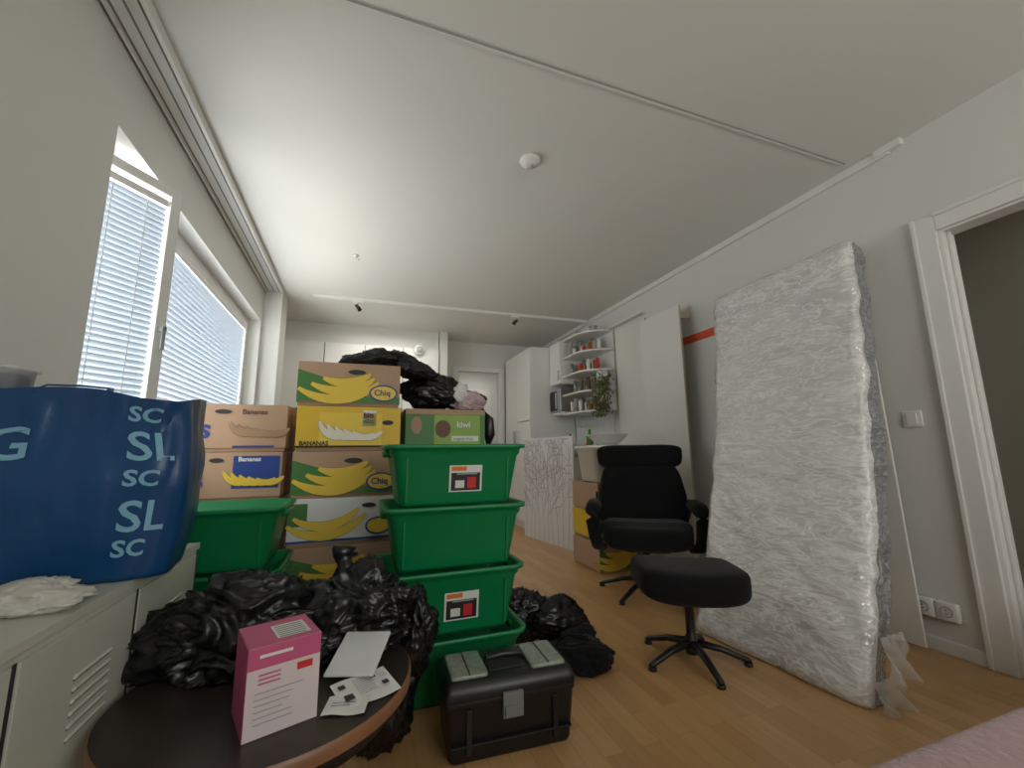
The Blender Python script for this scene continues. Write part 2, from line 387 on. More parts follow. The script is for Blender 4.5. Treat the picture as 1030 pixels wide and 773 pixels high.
# ------------------------------------------------------------ wall panels right
b=B(); b.bx(2.40,2.418,2.60,3.10,0,2.10,BOARD); b.bx(2.401,2.417,2.594,2.60,0,2.10,BEDGE); b.bx(2.418,2.55-.016,2.62,2.64,2.0,2.06,BEDGE); b.done('wardrobe_panel',.0015)
b=B(); b.bx(2.47,2.488,3.12,3.60,0,2.16,BOARD); b.bx(2.488,2.535,3.3,3.32,1.9,1.96,BEDGE); b.bx(2.471,2.487,3.112,3.12,0,2.16,BEDGE); b.done('wardrobe_panel',.0015)
b=B(); b.bx(XR-.004,XR,1.75,2.76,1.80,1.865,STRIPE); b.done('wall_stripe')
b=B(); b.bx(XR-.06,XR,3.2,4.3,2.235,2.255,WHITE); b.done('wall_rail_shelf',.003)
M=Matrix.Translation((2.455,1.30,0))@Matrix.Rotation(math.atan2(.06,2.0),4,'Y')@Matrix.Rotation(math.radians(-2),4,'X')
b=B(); b.bx(0,.014,0,.70,0.026,2.02,BOARD,M); b.done('leaning_board',.0015)
b=B(); b.loft([(0,.08,.08,.008),(.008,.08,.08,.008),(.010,.07,.07,.006)],(0,0,0),TRIM,M=Matrix.Translation((XR,1.255,1.06))@Matrix.Rotation(-math.pi/2,4,'Y'))
b.bx(XR-.014,XR-.009,1.235,1.275,1.035,1.085,TRIM); b.done('light_switch')
b=B()
for k in(0,1):
    Mo=Matrix.Translation((XR-.0005,1.235+.085*k,.19))@Matrix.Rotation(-math.pi/2,4,'Y')
    b.loft([(0,.08,.082,.008),(.03,.08,.082,.008),(.034,.07,.07,.006)],(0,0,0),TRIM,M=Mo)
    b.lathe([(.0,.028),(.018,.028),(.02,.0355),(.023,.0355)],(0,0,0),PGREY,24,Mo)
    for s_ in(-.008,.008): b.lathe([(0,.036),(.003,.036)],(s_,0,0),DARK,8,Mo)
b.done('wall_socket')

# ------------------------------------------------------------ boxes
def crescent(cx,cz,r,a0,a1,w,n=12):
    out=[];inn=[]
    for k in range(n+1):
        t=k/n; a=math.radians(a0+(a1-a0)*t); ww=w*math.sin(math.pi*min(1,max(.06,t*.94+.03)))**.6
        out.append((cx+(r+ww/2)*math.cos(a),cz+(r+ww/2)*math.sin(a))); inn.append((cx+(r-ww/2)*math.cos(a),cz+(r-ww/2)*math.sin(a)))
    return out,inn
def banana(b,M,y,cx,cz,r,a0,a1,w,mat,edge=None,ew=.004):
    for mt,wd,yy in(((edge,w+ew*2,y),(mat,w,y-.0007)) if edge else ((mat,w,y),)):
        o,i=crescent(cx,cz,r,a0,a1,wd)
        for k in range(len(o)-1):
            b.add([(o[k][0],yy,o[k][1]),(o[k+1][0],yy,o[k+1][1]),(i[k+1][0],yy,i[k+1][1]),(i[k][0],yy,i[k][1])],[(0,1,2,3)],mt,False,M)
def ell(b,M,y,cx,cz,rx,rz,mat,n=20):
    b.poly([(cx+rx*math.cos(2*math.pi*k/n),y,cz+rz*math.sin(2*math.pi*k/n)) for k in range(n)],mat,M)
W_,D_,H_=.515,.40,.235
def rect(b,M,y,x0,x1,z0,z1,mat): b.poly([(x0,y,z0),(x1,y,z0),(x1,y,z1),(x0,y,z1)],mat,M)
def fruit_box(x,y,z,kind,rz=0,w=W_,d=D_,h=H_-.002,name='banana_box'):
    M=T(x,y,z,rz); b=B(); F=-.0012
    base={'A':CARDL,'B':YEL,'C':CARDL,'D':PWHITE,'G':PGREEN,'P':CARDL}[kind]
    b.bx(-w/2+.006,w/2-.006,.006,d-.006,0,.05,CARD,M)
    b.bx(-w/2,w/2,0,.008,.018,h,base,M); b.bx(-w/2,w/2,d-.008,d,.018,h,base,M)
    b.bx(-w/2,-w/2+.008,.008,d-.008,.018,h,base,M); b.bx(w/2-.008,w/2,.008,d-.008,.018,h,base,M)
    b.bx(-w/2+.008,w/2-.008,.008,d*.34,h-.005,h,base,M); b.bx(-w/2+.008,w/2-.008,d*.66,d-.008,h-.005,h,base,M)
    b.bx(-w/2+.01,w/2-.01,.01,d-.01,h-.03,h-.02,CARD,M)
    tx=lambda s,x0,z0,mat,bold=.001: b.text(s[0],s[1],mat,lambda u,v:M@Vector((x0+u,F-.0012,z0+v)),bold)
    if kind=='A':
        rect(b,M,F,-w/2,w/2,.02,.055,PGREEN)
        b.add([(-w/2,F,.055),(-.02,F,.055),(-.13,F,.15),(-w/2,F,.19)],[(0,1,2,3)],PGREEN,False,M)
        for a,r in((0,.30),(1,.255),(2,.21)):
            banana(b,M,F-.0006*(a+1),-.08+.02*a,.335,r,235+4*a,318-3*a,.05,YELB,PBROWN,.002)
        ell(b,M,F-.004,.17,.075,.075,.046,PBLUE); ell(b,M,F-.0045,.17,.075,.066,.038,YELB)
        b.text('Chiq',.045,PBLUE,lambda u,v:M@Vector((.12+u,F-.006,.062+v)),.001)
        ell(b,M,F-.003,.03,.185,.045,.014,DARK)
    elif kind=='B':
        rect(b,M,F,-.15,.16,.03,.20,YELB)
        for a in range(5): banana(b,M,F-.0006*(a+1),-.02+.035*a-.03,.17,.10,190+8*a,285+8*a,.034,BANW,PBROWN,.002)
        rect(b,M,F,.06,.13,.13,.215,PWHITE); tx(('bio',.04),.065,.175,PBLACK); tx(('eko',.035),.065,.145,PGREEN)
        tx(('BANANAS',.03),-.24,.03,PBLACK); ell(b,M,F-.002,.19,.15,.03,.013,DARK)
        rect(b,M,F,-w/2,w/2,.018,.028,PBLACK)
    elif kind=='C':
        b.text('les',.13,PBLUE,lambda u,v:M@Vector((-.215+u,F-.0012,.07+v)),.003)
        rect(b,M,F,.02,.20,.02,.03,PBLUE)
        for a in range(5): banana(b,M,F-.0006*(a+1),.08+.03*a,.165,.08,195+8*a,290+8*a,.028,CARD,PBROWN,.002)
        tx(('Bananas',.034),.05,.185,PBROWN); ell(b,M,F-.002,-.03,.195,.035,.011,DARK)
    elif kind=='P':
        b.text('les',.13,PBLUE,lambda u,v:M@Vector((-.215+u,F-.0012,.07+v)),.003)
        rect(b,M,F,.04,.24,.06,.215,PBLUE)
        for a in range(5): banana(b,M,F-.0006*(a+1),.08+.03*a,.165,.08,195+8*a,290+8*a,.028,YELB,PBROWN,.002)
        tx(('Bananas',.03),.06,.19,PWHITE); ell(b,M,F-.002,-.03,.195,.03,.011,DARK)
    elif kind=='D':
        for a,r in((0,.26),(1,.215)): banana(b,M,F-.0006*(a+1),-.10,.31,r,232,322,.046,YELB,PGREEN,.002)
        ell(b,M,F-.004,.17,.085,.065,.045,PBLUE); ell(b,M,F-.0045,.17,.085,.056,.036,YELB)
        rect(b,M,F,-w/2,-.17,.10,.21,PGREEN); ell(b,M,F-.003,.12,.19,.035,.012,DARK)
        rect(b,M,F,-w/2,w/2,.02,.032,PBLUE)
    elif kind=='G':
        rect(b,M,F,-.07,.20,.03,.20,pbr('print_lime',(.25,.42,.06),.5)); rect(b,M,F,-w/2,w/2,h-.03,h,CARDL)
        ell(b,M,F-.001,-.02,.12,.045,.05,PBROWN); ell(b,M,F-.001,-.17,.14,.03,.05,CARDL)
        tx(('kiwi',.05),.06,.13,PWHITE); rect(b,M,F-.001,.03,.19,.05,.08,PWHITE); b.text('organic fruit',.024,PGREEN,lambda u,v:M@Vector((.04+u,F-.003,.057+v)),0)
    return b.done(name,.0015)
YBX=2.38
x2=-.06
for k,kind in enumerate(['C','A','D','A','B','A']):
    fruit_box(x2+random.uniform(-.008,.008)+(.012 if k==4 else 0),YBX+random.uniform(-.005,.005),k*H_,kind,random.uniform(-.6,.6))
x1=-.61
for k,kind in enumerate(['C','A','A','P','C']):
    fruit_box(x1+random.uniform(-.006,.006)+(.01 if k==4 else 0),YBX+.01,k*H_,kind,random.uniform(-.5,.5),w=.50)
x3=.47
for k,kind in enumerate(['C','A','C','B','G']):
    fruit_box(x3,YBX+.02,k*H_,kind,0,w=.46)
for k,(kind,w) in enumerate((('A',.40),('B',.40),('C',.40))):
    fruit_box(1.955+(.01*k),2.93+.01*k,k*.225,kind,0,w=.38,d=.42,h=.222)

# ------------------------------------------------------------ green crates
def crate(x,y,z,label=False,rz=0):
    M=T(x,y,z,rz); b=B(); h=.238
    b.loft([(0,.445,.30,.03),(.012,.455,.31,.035),(.19,.515,.362,.04),(.20,.535,.382,.045),(h-.018,.54,.388,.045),(h-.016,.572,.42,.05),(h,.576,.424,.05),(h+.001,.56,.41,.045),(h-.006,.53,.378,.04),(.016,.44,.295,.03)],(0,.21,0),GREEN,seg=6,M=M)
    for sx in(-1,1):
        b.loft([(h-.05,.03,.14,.01),(h-.018,.036,.15,.01)],(sx*.272,.21,0),GREENR,M=M)
    for xx in(-.205,.205): b.box((xx,.21-.168,.10),(.008,.010,.17),GREEN,M,Rx(8.3))
    if label:
        def LP(u,w,o=0): return Vector((u,.21-.155-(w-.012)*.146-.004-o,w))
        def q(x0,x1,z0,z1,mat,o=0): b.add([LP(x0,z0,o),LP(x1,z0,o),LP(x1,z1,o),LP(x0,z1,o)],[(0,1,2,3)],mat,False,M)
        q(-.04,.095,.05,.155,PWHITE); q(-.032,.087,.055,.125,PBLACK,.0006); q(-.032,.03,.133,.15,pbr('print_orange',(.8,.2,.03),.5),.0006)
        q(-.015,.022,.065,.095,PWHITE,.001); q(.035,.07,.063,.107,PRED,.001); q(-.01,.075,.118,.123,PGREY,.001)
    return b.done('storage_crate',.0)
for k,(dx,lab,rz) in enumerate(((.0,False,0),(-.003,True,.6),(.005,False,-.4),(0.01,True,.3))):
    crate(.375+dx,1.65,.001+k*.239,lab,rz)
for k in range(3): crate(-.555,1.92,.001+k*.239,False,0)

# ------------------------------------------------------------ stuff on boxes
b=B()
b.blob((.07,2.50,1.455),(.18,.13,.06),JACKET,1,.28,5,floor=1.411)
b.blob((-.04,2.48,1.44),(.09,.07,.03),JACKET,9,.3,4,floor=1.411)
b.blob((.29,2.46,1.41),(.16,.11,.06),JACKET,2,.3,5,R=Ry(25))
b.done('black_jacket')
b=B()
b.blob((.41,2.48,1.275),(.18,.10,.105),TRASH,3,.28,5,floor=1.177,fold=.8,tie=(-.4,0))
b.blob((.64,2.60,1.24),(.12,.12,.07),TRASH,4,.28,5,floor=1.177,fold=.8)
b.tube([(.70,2.50,1.20),(.735,2.46,1.12),(.745,2.45,1.03),(.74,2.46,.97)],[.03,.04,.035,.015],TRASH,12,flat=.6)
b.done('black_bag')
CLOTH=pbr('pink_cloth',(.58,.42,.43),.9,var=.35,vscale=9,bump=(30,.4,.008))
b=B(); b.blob((.60,2.44,1.225),(.10,.05,.06),CLOTH,5,.35,5,floor=1.177); b.blob((.55,2.405,1.27),(.045,.03,.065),pbr('white_cloth',(.72,.71,.68),.9,bump=(30,.4,.008)),6,.35,4,floor=1.177)
b.done('folded_cloth')

# ------------------------------------------------------------ trash bags
b=B(); tz=.377
b.blob((-.27,1.43,.435),(.24,.15,.145),TRASH,11,.26,6,floor=tz,fold=.6,tie=(.3,.2)); b.blob((-.10,1.34,.40),(.10,.06,.04),TRASH,31,.3,5,floor=tz); b.done('trash_bag')
b=B(); b.blob((.03,1.45,.445),(.16,.12,.13),TRASH,12,.28,6,floor=tz,fold=.6,tie=(-.3,.5))
b.tube([(-.02,1.50,.53),(-.025,1.52,.575),(-.035,1.53,.60),(-.03,1.53,.625)],[.05,.022,.028,.04],TRASH,14,flat=.7); b.blob((.06,1.36,.405),(.09,.06,.045),TRASH,14,.25,5,floor=tz)
b.done('trash_bag')
b=B(); b.blob((.195,1.47,.37),(.065,.075,.12),TRASH,16,.28,5,fold=.7,tie=(0,0)); b.blob((.10,1.52,.16),(.12,.09,.17),TRASH,15,.22,5,floor=.001); b.done('trash_bag')
b=B(); b.blob((.93,1.75,.055),(.15,.10,.065),BLKFAB,17,.2,5,floor=.001,R=Rz(-20))
b.blob((.99,1.88,.05),(.12,.07,.06),BLKFAB,27,.25,5,floor=.001,R=Rz(25))
b.tube([(.85,1.80,.09),(.88,1.77,.14),(.96,1.73,.13),(1.0,1.72,.07)],.009,BLKFAB,8)
b.done('duffel_bag')
b=B(); b.blob((1.0,2.10,.07),(.17,.10,.09),TRASH,19,.26,5,floor=.001,fold=.6,tie=(.2,0)); b.done('trash_bag')
b=B(); b.blob((.82,2.14,.11),(.12,.10,.13),TRASH,20,.26,5,floor=.001,fold=.6,tie=(0,.1)); b.done('trash_bag')

# ------------------------------------------------------------ round table
b=B(); C=(-.17,1.26)
TOP=pbr('table_top_dark',(.028,.019,.015),.35,var=.2); EDGE=pbr('table_edge_wood',(.24,.11,.05),.4,var=.25,vscale=12)
b.lathe([(0,.340),(.318,.340),(.326,.346)],(C[0],C[1],0),EDGE,72); b.lathe([(.326,.346),(.327,.368),(.322,.375)],(C[0],C[1],0),EDGE,72)
b.lathe([(.322,.375),(.30,.3755),(0,.3755)],(C[0],C[1],0),TOP,72)
b.lathe([(.285,.30),(.29,.30),(.29,.34),(.285,.34)],(C[0],C[1],0),BLKPL,48)
b.lathe([(0,.0),(.20,.0),(.20,.015),(.04,.035),(.035,.30),(.10,.335),(0,.338)],(C[0],C[1],.0),BLKPL,40)
b.done('round_coffee_table')
b=B(); PINK=pbr('print_pink',(.55,.10,.22),.45); LIL=pbr('print_lilac',(.70,.60,.61),.5,var=.05)
M=T(-.185,1.02,.3765,20); w,d,h=.135,.135,.165
b.bx(0,w,0,d,0,h,LIL,M)
b.bx(-.0008,0,0,d,.0,h,PINK,M); b.bx(0,w,0,d,h,h+.0008,PINK,M); b.bx(0,w,-.0008,0,h-.04,h,PINK,M)
b.poly([(.055,.02,h+.0016),(.12,.02,h+.0016),(.12,.10,h+.0016),(.055,.10,h+.0016)],PWHITE,M)
for k in range(6): b.poly([(.06,.025+.012*k,h+.002),(.113,.025+.012*k,h+.002),(.113,.028+.012*k,h+.002),(.06,.028+.012*k,h+.002)],PBLACK,M)
for k in range(6):
    zz=.080-.011*k; ww=.05+.04*random.random(); b.poly([(.015,-.0016,zz),(.015+ww,-.0016,zz),(.015+ww,-.0016,zz+.002),(.015,-.0016,zz+.002)],PGREY,M)
b.poly([(.09,-.0016,.104),(.12,-.0016,.104),(.12,-.0016,.118),(.09,-.0016,.118)],PRED,M)
for k in range(3): b.poly([(.02,-.0016,.112-.008*k),(.06,-.0016,.112-.008*k),(.06,-.0016,.115-.008*k),(.02,-.0016,.115-.008*k)],PINK,M)
b.poly([(.02,-.0022,.145),(.08,-.0022,.145),(.08,-.0022,.151),(.02,-.0022,.151)],PWHITE,M)
b.done('product_carton',.0015)
b=B(); R=Rz(-20)@Rx(16); b.box((.025,1.235,.418),(.12,.15,.007),pbr('matte_silver',(.66,.67,.67),.4),None,R); b.done('white_tablet',.003)
def sheet(name,c,w,d,rz,tilt,lines):
    b=B(); M=Matrix.Translation(c)@Matrix.Rotation(math.radians(rz),4,'Z')@Matrix.Rotation(math.radians(tilt),4,'X')
    n=8; vs=[(-w/2+w*i/n,j*d-d/2,.002*math.sin(i*.9)+.003*j) for j in(0,1) for i in range(n+1)]
    b.add(vs,[(i,i+1,n+2+i,n+1+i) for i in range(n)],PWHITE,True,M)
    for x0,x1,y0,y1 in lines: b.poly([(x0,y0,.0065),(x1,y0,.0065),(x1,y1,.0065),(x0,y1,.0065)],PBLACK,M)
    b.done(name)
ln=[(-.055,-.035,-.03,-.01),(.035,.05,-.02,-.005),(-.055,-.04,.015,.03),(.02,.032,.018,.03)]+[(-.022,.02,-.025+.007*k,-.0238+.007*k) for k in range(9)]+[(.04,.056,.012+.006*k,.013+.006*k) for k in range(3)]
sheet('paper_label',(.04,1.125,.385),.13,.10,22,6,ln)
sheet('paper_label',(-.00,1.075,.381),.09,.06,-15,3,[(-.03,.01,-.01,-.008),(-.03,.02,.0,.002)])

# ------------------------------------------------------------ metal locker
LOCK=pbr('locker_paint',(.56,.58,.50),.45,var=.03)
b=B(); lz=.62
b.bx(-.885,-.52,.15,1.83,.0,lz-.02,LOCK); b.bx(-.887,-.512,.145,1.835,lz-.02,lz,LOCK)
for y0,y1 in((.17,.57),(.58,.98),(.99,1.39),(1.40,1.81)):
    b.bx(-.52,-.511,y0+.004,y1-.004,.05,lz-.035,LOCK)
    for k in range(6): 
        b.box((-.509,(y0+y1)/2+.03,.38+.022*k),(.006,.13,.008),LOCK,None,Ry(35)); b.bx(-.512,-.5103,(y0+y1)/2-.035,(y0+y1)/2+.095,.372+.022*k,.377+.022*k,DARK)
    for k in range(4): b.bx(-.512,-.5103,(y0+y1)/2-.035,(y0+y1)/2+.095,.10+.022*k,.105+.022*k,DARK)
    b.lathe([(0,.018),(.009,.018),(.012,.012),(.012,0)],(0,0,0),METAL,16,Matrix.Translation((-.511,y0+.03,.36))@Matrix.Rotation(math.pi/2,4,'Y'))
    b.bx(-.5115,-.51,y1-.007,y1+.003,.05,lz-.03,DARK)
b.done('metal_locker',.002)
b=B(); b.blob((-.64,1.19,.64),(.13,.06,.03),pbr('rag_cloth',(.62,.60,.54),.9,bump=(24,.4,.008)),23,.35,5,floor=lz+.001,R=Rz(-15)); b.done('cleaning_cloth')

# ------------------------------------------------------------ blue shopping bag
BLUE=pbr('blue_woven_plastic',(.005,.060,.18),.33,bump=(10,.4,.015),var=.25,vscale=3)
LB=pbr('print_light_blue',(.22,.46,.62),.45)
A0=Vector((-.872,1.33)); A1=Vector((-.445,1.35)); ax=(A1-A0).normalized(); nrm=Vector((-ax.y,ax.x)); Wb=(A1-A0).length; Db=.30
def bagpt(t,v):
    hgt=.46
    per=[(0,0),(1,0),(1,1),(0,1)]; segs=[0,.32,.5,.82,1.0]
    t%=1
    for i in range(4):
        if t<=segs[i+1]: break
    k=(t-segs[i])/(segs[i+1]-segs[i]); p0=per[i];p1=per[(i+1)%4]
    a=p0[0]+(p1[0]-p0[0])*k; c=p0[1]+(p1[1]-p0[1])*k
    ua=a*2-1; uc=c*2-1; q=(abs(ua)**6+abs(uc)**6)**(1/6); ua/=q; uc/=q
    bul=.02*math.sin(math.pi*v)
    X=ua*(Wb/2*(1+.05*v)+bul); Y=uc*(Db/2*(1+.06*v)+bul)
    if X>0: X*=1-.16*(Y/Db+.5)
    p=A0+ax*(Wb/2+X)+nrm*(Db/2+Y)
    z=lz+.002+hgt*v
    w=noise.noise(Vector((t*9,v*3,1)))*.016+abs(noise.noise(Vector((t*22,v*2.5,4))))*.020
    dr=(p-(A0+ax*Wb/2+nrm*Db/2)).normalized()
    p=p+dr*w*(.3+v)
    z+=(.012*math.sin(t*17)+.012*noise.noise(Vector((t*8,0,9))))*v**3
    return Vector((max(p.x,XL+.004),p.y,z)),Vector((dr.x,dr.y,0))
b=B(); nt_=120; nv=36
rs=[[bagpt(i/nt_,j/nv)[0] for i in range(nt_)] for j in range(nv+1)]
b.rings(rs,BLUE,True,False)
top=[ [p+(Vector((-.66,1.5,p.z))-p)*.04-Vector((0,0,dz)) for p in rs[-1]] for dz in(0,.08,.2)]
b.rings([rs[-1]]+top,BLUE,False,True)
def bagtext(s_,size,t0,v0):
    def fn(u,v):
        p,n=bagpt(t0+u*.32/Wb,v0+v/.46); return p+n*.0035
    b.text(s_,size,LB,fn,.0015)
for i,(s_,sz) in enumerate((('SC',.055),('SL',.105),('SC',.055),('SL',.105),('SC',.055))):
    bagtext(s_,sz,.232,[.86,.64,.50,.26,.13][i])
    bagtext(['W','NG','CH','W','NG'][i],sz,.0,[.86,.64,.50,.26,.13][i])
p0=bagpt(.10,.98)[0];p1=bagpt(.20,.98)[0]
b.tube([p0,p0+Vector((.01,.03,.02)),(p0+p1)/2+Vector((0,.05,.025)),p1+Vector((-.01,.03,.02)),p1],.008,BLUE,8,flat=.3)
b.done('blue_shopping_bag')
b=B(); Mc=T(-.845,1.36,1.06,-5)@Matrix.Scale(.78,4)
b.loft([(0,.09,.10,.03),(.10,.10,.12,.03),(.10,.115,.135,.03),(.113,.115,.135,.03),(.113,.10,.12,.03),(.02,.08,.09,.03)],(0,.06,0),pbr('clear_plastic',(.75,.78,.78),.12,alpha=.45),M=Mc)
b.loft([(.01,.07,.08,.02),(.09,.08,.10,.02)],(0,.06,0),PBLACK,M=Mc)
b.done('plastic_container')

# ------------------------------------------------------------ toolbox
b=B(); M=T(.49,1.365,0,-3); w,d=.43,.22
b.loft([(0.002,w-.05,d-.03,.012),(.015,w-.035,d-.02,.015),(.155,w-.01,d-.005,.015),(.16,w,d,.015),(.172,w,d,.015)],(0,d/2,0),BLKPL,M=M)
b.loft([(.173,w+.004,d+.004,.018),(.19,w+.004,d+.004,.018),(.218,w-.015,d-.015,.02),(.224,w-.04,d-.04,.02)],(0,d/2,0),BLKPL,M=M)
CLR=pbr('smoked_tray_lid',(.26,.30,.24),.25,var=.5,vscale=60)
for s_ in(-1,1):
    b.loft([(.221,.12,d-.05,.012),(.232,.117,d-.055,.012),(.234,.105,d-.07,.01)],(s_*.132,d/2,0),CLR,M=M)
    b.bx(s_*.132-.002,s_*.132+.002,.03,d-.03,.232,.236,BLKPL,M)
b.bx(-.06,.06,.055,d-.055,.222,.225,DARK,M)
b.tube([(-.065,d/2,.221),(-.06,d/2,.240),(0,d/2,.245),(.06,d/2,.240),(.065,d/2,.221)],.011,BLKPL,10,M)
LAT=pbr('latch_grey',(.20,.21,.21),.4)
b.bx(-.035,.03,-.014,0.004,.115,.185,LAT,M); b.bx(-.03,.025,-.02,-.012,.12,.15,LAT,M)
for k in(-.14,.14): b.bx(k-.008,k+.008,-.004,.01,.03,.15,BLKPL,M)
b.bx(-w/2+.02,w/2-.02,-.002,.01,.05,.056,BLKPL,M)
b.done('toolbox',.002)

# ------------------------------------------------------------ armchair
def star(b,M,r,n=5,rot=0,zc=.05,hub=.03):
    for k in range(n):
        a=math.radians(rot+360*k/n); c,s_=math.cos(a),math.sin(a)
        pts=[(hub*.6*c,hub*.6*s_,zc+.035),(r*.5*c,r*.5*s_,zc+.018),(r*.95*c,r*.95*s_,.022),(r*c,r*s_,.016)]
        b.tube(pts,[.02,.017,.014,.010],BLKPL,10,M,flat=.8)
        b.lathe([(0,.0),(.018,.0),(.018,.012),(0,.014)],(r*.95*c,r*.95*s_,0),BLKPL,14,M)
b=B(); M=T(1.84,2.46,0,-33)
star(b,M,.33,5,20)
b.lathe([(.035,.04),(.033,.12),(.024,.13),(.024,.30),(.05,.31),(.05,.34)],(0,0,0),BLKPL,20,M,capt=True)
b.loft([(.28,.30,.30,.05),(.305,.36,.36,.06),(.31,.36,.36,.06)],(0,0,0),BLKPL,M=M)
def seatfn(q): q=q.copy(); q.z+=.012*(q.x/.25)**2+(-.02 if q.y<-.2 else 0); return q
b.sq((0,-.03,.385),(.56,.56,.16),BLKFAB,.42,Rx(-4),M,36,seatfn)
def backfn(q):
    q=q.copy(); t=(q.z+.25)/.50; q.x*=(1-.14*max(0,t-.45)/.55); q.y+=-.05*(q.x/.25)**2-.03*math.sin(math.pi*t); return q
b.sq((0,.215,.59),(.60,.14,.51),BLKFAB,.40,Rx(-14),M,36,backfn)
def headfn(q): q=q.copy(); q.y+=-.05*(q.x/.25)**2; q.x*=1+.03*(q.z/.1); return q
b.sq((0,.265,.875),(.60,.13,.18),BLKFAB,.46,Rx(-6),M,32,headfn)
b.bx(-.05,.05,.27,.30,.5,.85,BLKPL,M)
for s_ in(-1,1):
    xx=s_*.33
    b.tube([(xx,.20,.55),(xx,.05,.555),(xx,-.12,.555),(xx,-.20,.54),(xx,-.245,.49),(xx-.01*s_,-.25,.40),(xx-.02*s_,-.20,.33),(xx-.05*s_,-.10,.30)],[.036,.050,.052,.050,.046,.042,.038,.03],BLKFAB,14,M,flat=.8)
    b.tube([(xx,.20,.55),(xx-.02*s_,.24,.46),(xx-.04*s_,.2,.36),(xx-.10*s_,.1,.31)],[.03,.025,.022,.02],BLKPL,12,M)
b.done('recliner_chair')
b=B(); M=T(1.44,1.64,0,-24)
star(b,M,.235,5,-10,.04,.025)
b.lathe([(.028,.03),(.026,.10),(.02,.11),(.02,.27),(.04,.28),(.04,.30)],(0,0,0),BLKPL,20,M,capt=True)
b.loft([(.265,.26,.2,.04),(.285,.34,.28,.05)],(0,0,0),BLKPL,M=M)
def ofn(q): q=q.copy(); q.z+=.025*(abs(q.x)/.25)**2-.012; return q
b.sq((0,0,.345),(.47,.37,.145),BLKFAB,.42,Ry(2),M,40,ofn)
b.done('footstool')

# ------------------------------------------------------------ tub & bowls on boxes
b=B(); z0=.676
b.loft([(0,.26,.26,.04),(.01,.28,.28,.05),(.27,.34,.34,.06),(.275,.37,.37,.06),(.29,.37,.37,.06),(.285,.33,.33,.05),(.02,.27,.27,.04)],(1.95,3.13,z0),WHITE); 
b.done('plastic_tub')
b=B(); b.lathe([(0,.0),(.07,0),(.13,.04),(.175,.085),(.183,.09),(.17,.085),(.12,.04),(0,.015)],(2.01,3.13,z0+.301),WHITE,36)
b.bx(1.85,2.12,3.02,3.24,z0+.291,z0+.301,WHITE); b.done('white_bowl')

# ------------------------------------------------------------ wrapped mattress
def wrapmat(name,dark,light,glint):
    m=bpy.data.materials.new(name); m.use_nodes=True; nt=m.node_tree; bs=nt.nodes['Principled BSDF']
    bs.inputs['Roughness'].default_value=.36; bs.inputs['Coat Weight'].default_value=1; bs.inputs['Coat Roughness'].default_value=.05; bs.inputs['Coat IOR'].default_value=2.0
    tc=nt.nodes.new('ShaderNodeTexCoord')
    def nz(scale,det,dist,sc):
        mp=nt.nodes.new('ShaderNodeMapping'); mp.inputs['Scale'].default_value=sc; nt.links.new(tc.outputs['Object'],mp.inputs['Vector'])
        n=nt.nodes.new('ShaderNodeTexNoise'); n.inputs['Scale'].default_value=scale; n.inputs['Detail'].default_value=det; n.inputs['Distortion'].default_value=dist
        nt.links.new(mp.outputs['Vector'],n.inputs['Vector']); return n
    def mth(op,a,bv=None):
        q=nt.nodes.new('ShaderNodeMath'); q.operation=op; nt.links.new(a,q.inputs[0])
        if bv is not None: q.inputs[1].default_value=bv
        return q.outputs[0]
    n=nz(6,4,1.0,(1,.8,3)); n2=nz(9,3,2.5,(1,.5,1.9))
    ridge=mth('ABSOLUTE',mth('SUBTRACT',n2.outputs['Fac'],.5)); ridge=mth('MINIMUM',mth('MULTIPLY',ridge,13),1.0)
    v=nt.nodes.new('ShaderNodeTexVoronoi'); v.inputs['Scale'].default_value=50; nt.links.new(tc.outputs['Object'],v.inputs['Vector'])
    b1=nt.nodes.new('ShaderNodeBump'); b1.inputs['Strength'].default_value=.4; b1.inputs['Distance'].default_value=.012; nt.links.new(n.outputs['Fac'],b1.inputs['Height'])
    b3=nt.nodes.new('ShaderNodeBump'); b3.inputs['Strength'].default_value=.9; b3.inputs['Distance'].default_value=.012; b3.invert=True
    nt.links.new(ridge,b3.inputs['Height']); nt.links.new(b1.outputs['Normal'],b3.inputs['Normal'])
    b2=nt.nodes.new('ShaderNodeBump'); b2.inputs['Strength'].default_value=.8; b2.inputs['Distance'].default_value=.007; b2.invert=True
    nt.links.new(v.outputs['Distance'],b2.inputs['Height']); nt.links.new(b3.outputs['Normal'],b2.inputs['Normal'])
    nt.links.new(b2.outputs['Normal'],bs.inputs['Coat Normal']); nt.links.new(b1.outputs['Normal'],bs.inputs['Normal'])
    cr=nt.nodes.new('ShaderNodeValToRGB'); cr.color_ramp.elements[0].position=.3; cr.color_ramp.elements[0].color=dark+(1,); cr.color_ramp.elements[1].position=.65; cr.color_ramp.elements[1].color=light+(1,)
    nt.links.new(n.outputs['Fac'],cr.inputs['Fac'])
    mx=nt.nodes.new('ShaderNodeMix'); mx.data_type='RGBA'; mx.inputs['A'].default_value=glint+(1,)  # pale streaks on the ridge lines: film highlights painted into the base colour
    nt.links.new(ridge,mx.inputs['Factor']); nt.links.new(cr.outputs['Color'],mx.inputs['B']); nt.links.new(mx.outputs['Result'],bs.inputs['Base Color'])
    return m
WR=wrapmat('bubble_wrap',(.56,.57,.56),(.70,.70,.68),(.92,.92,.90)); GR=wrapmat('wrapped_grey_border',(.17,.18,.19),(.22,.23,.24),(.38,.39,.40))
P00=Vector((1.72,1.12,.004));P01=Vector((1.655,1.88,.004));P10=Vector((2.32,1.30,2.0));P11=Vector((2.27,2.13,1.97)); th=.175
NS=180; NT=70; rings=[]
sec=[]
def addl(a,c,n): 
    for k in range(n): sec.append((a[0]+(c[0]-a[0])*k/n,a[1]+(c[1]-a[1])*k/n))
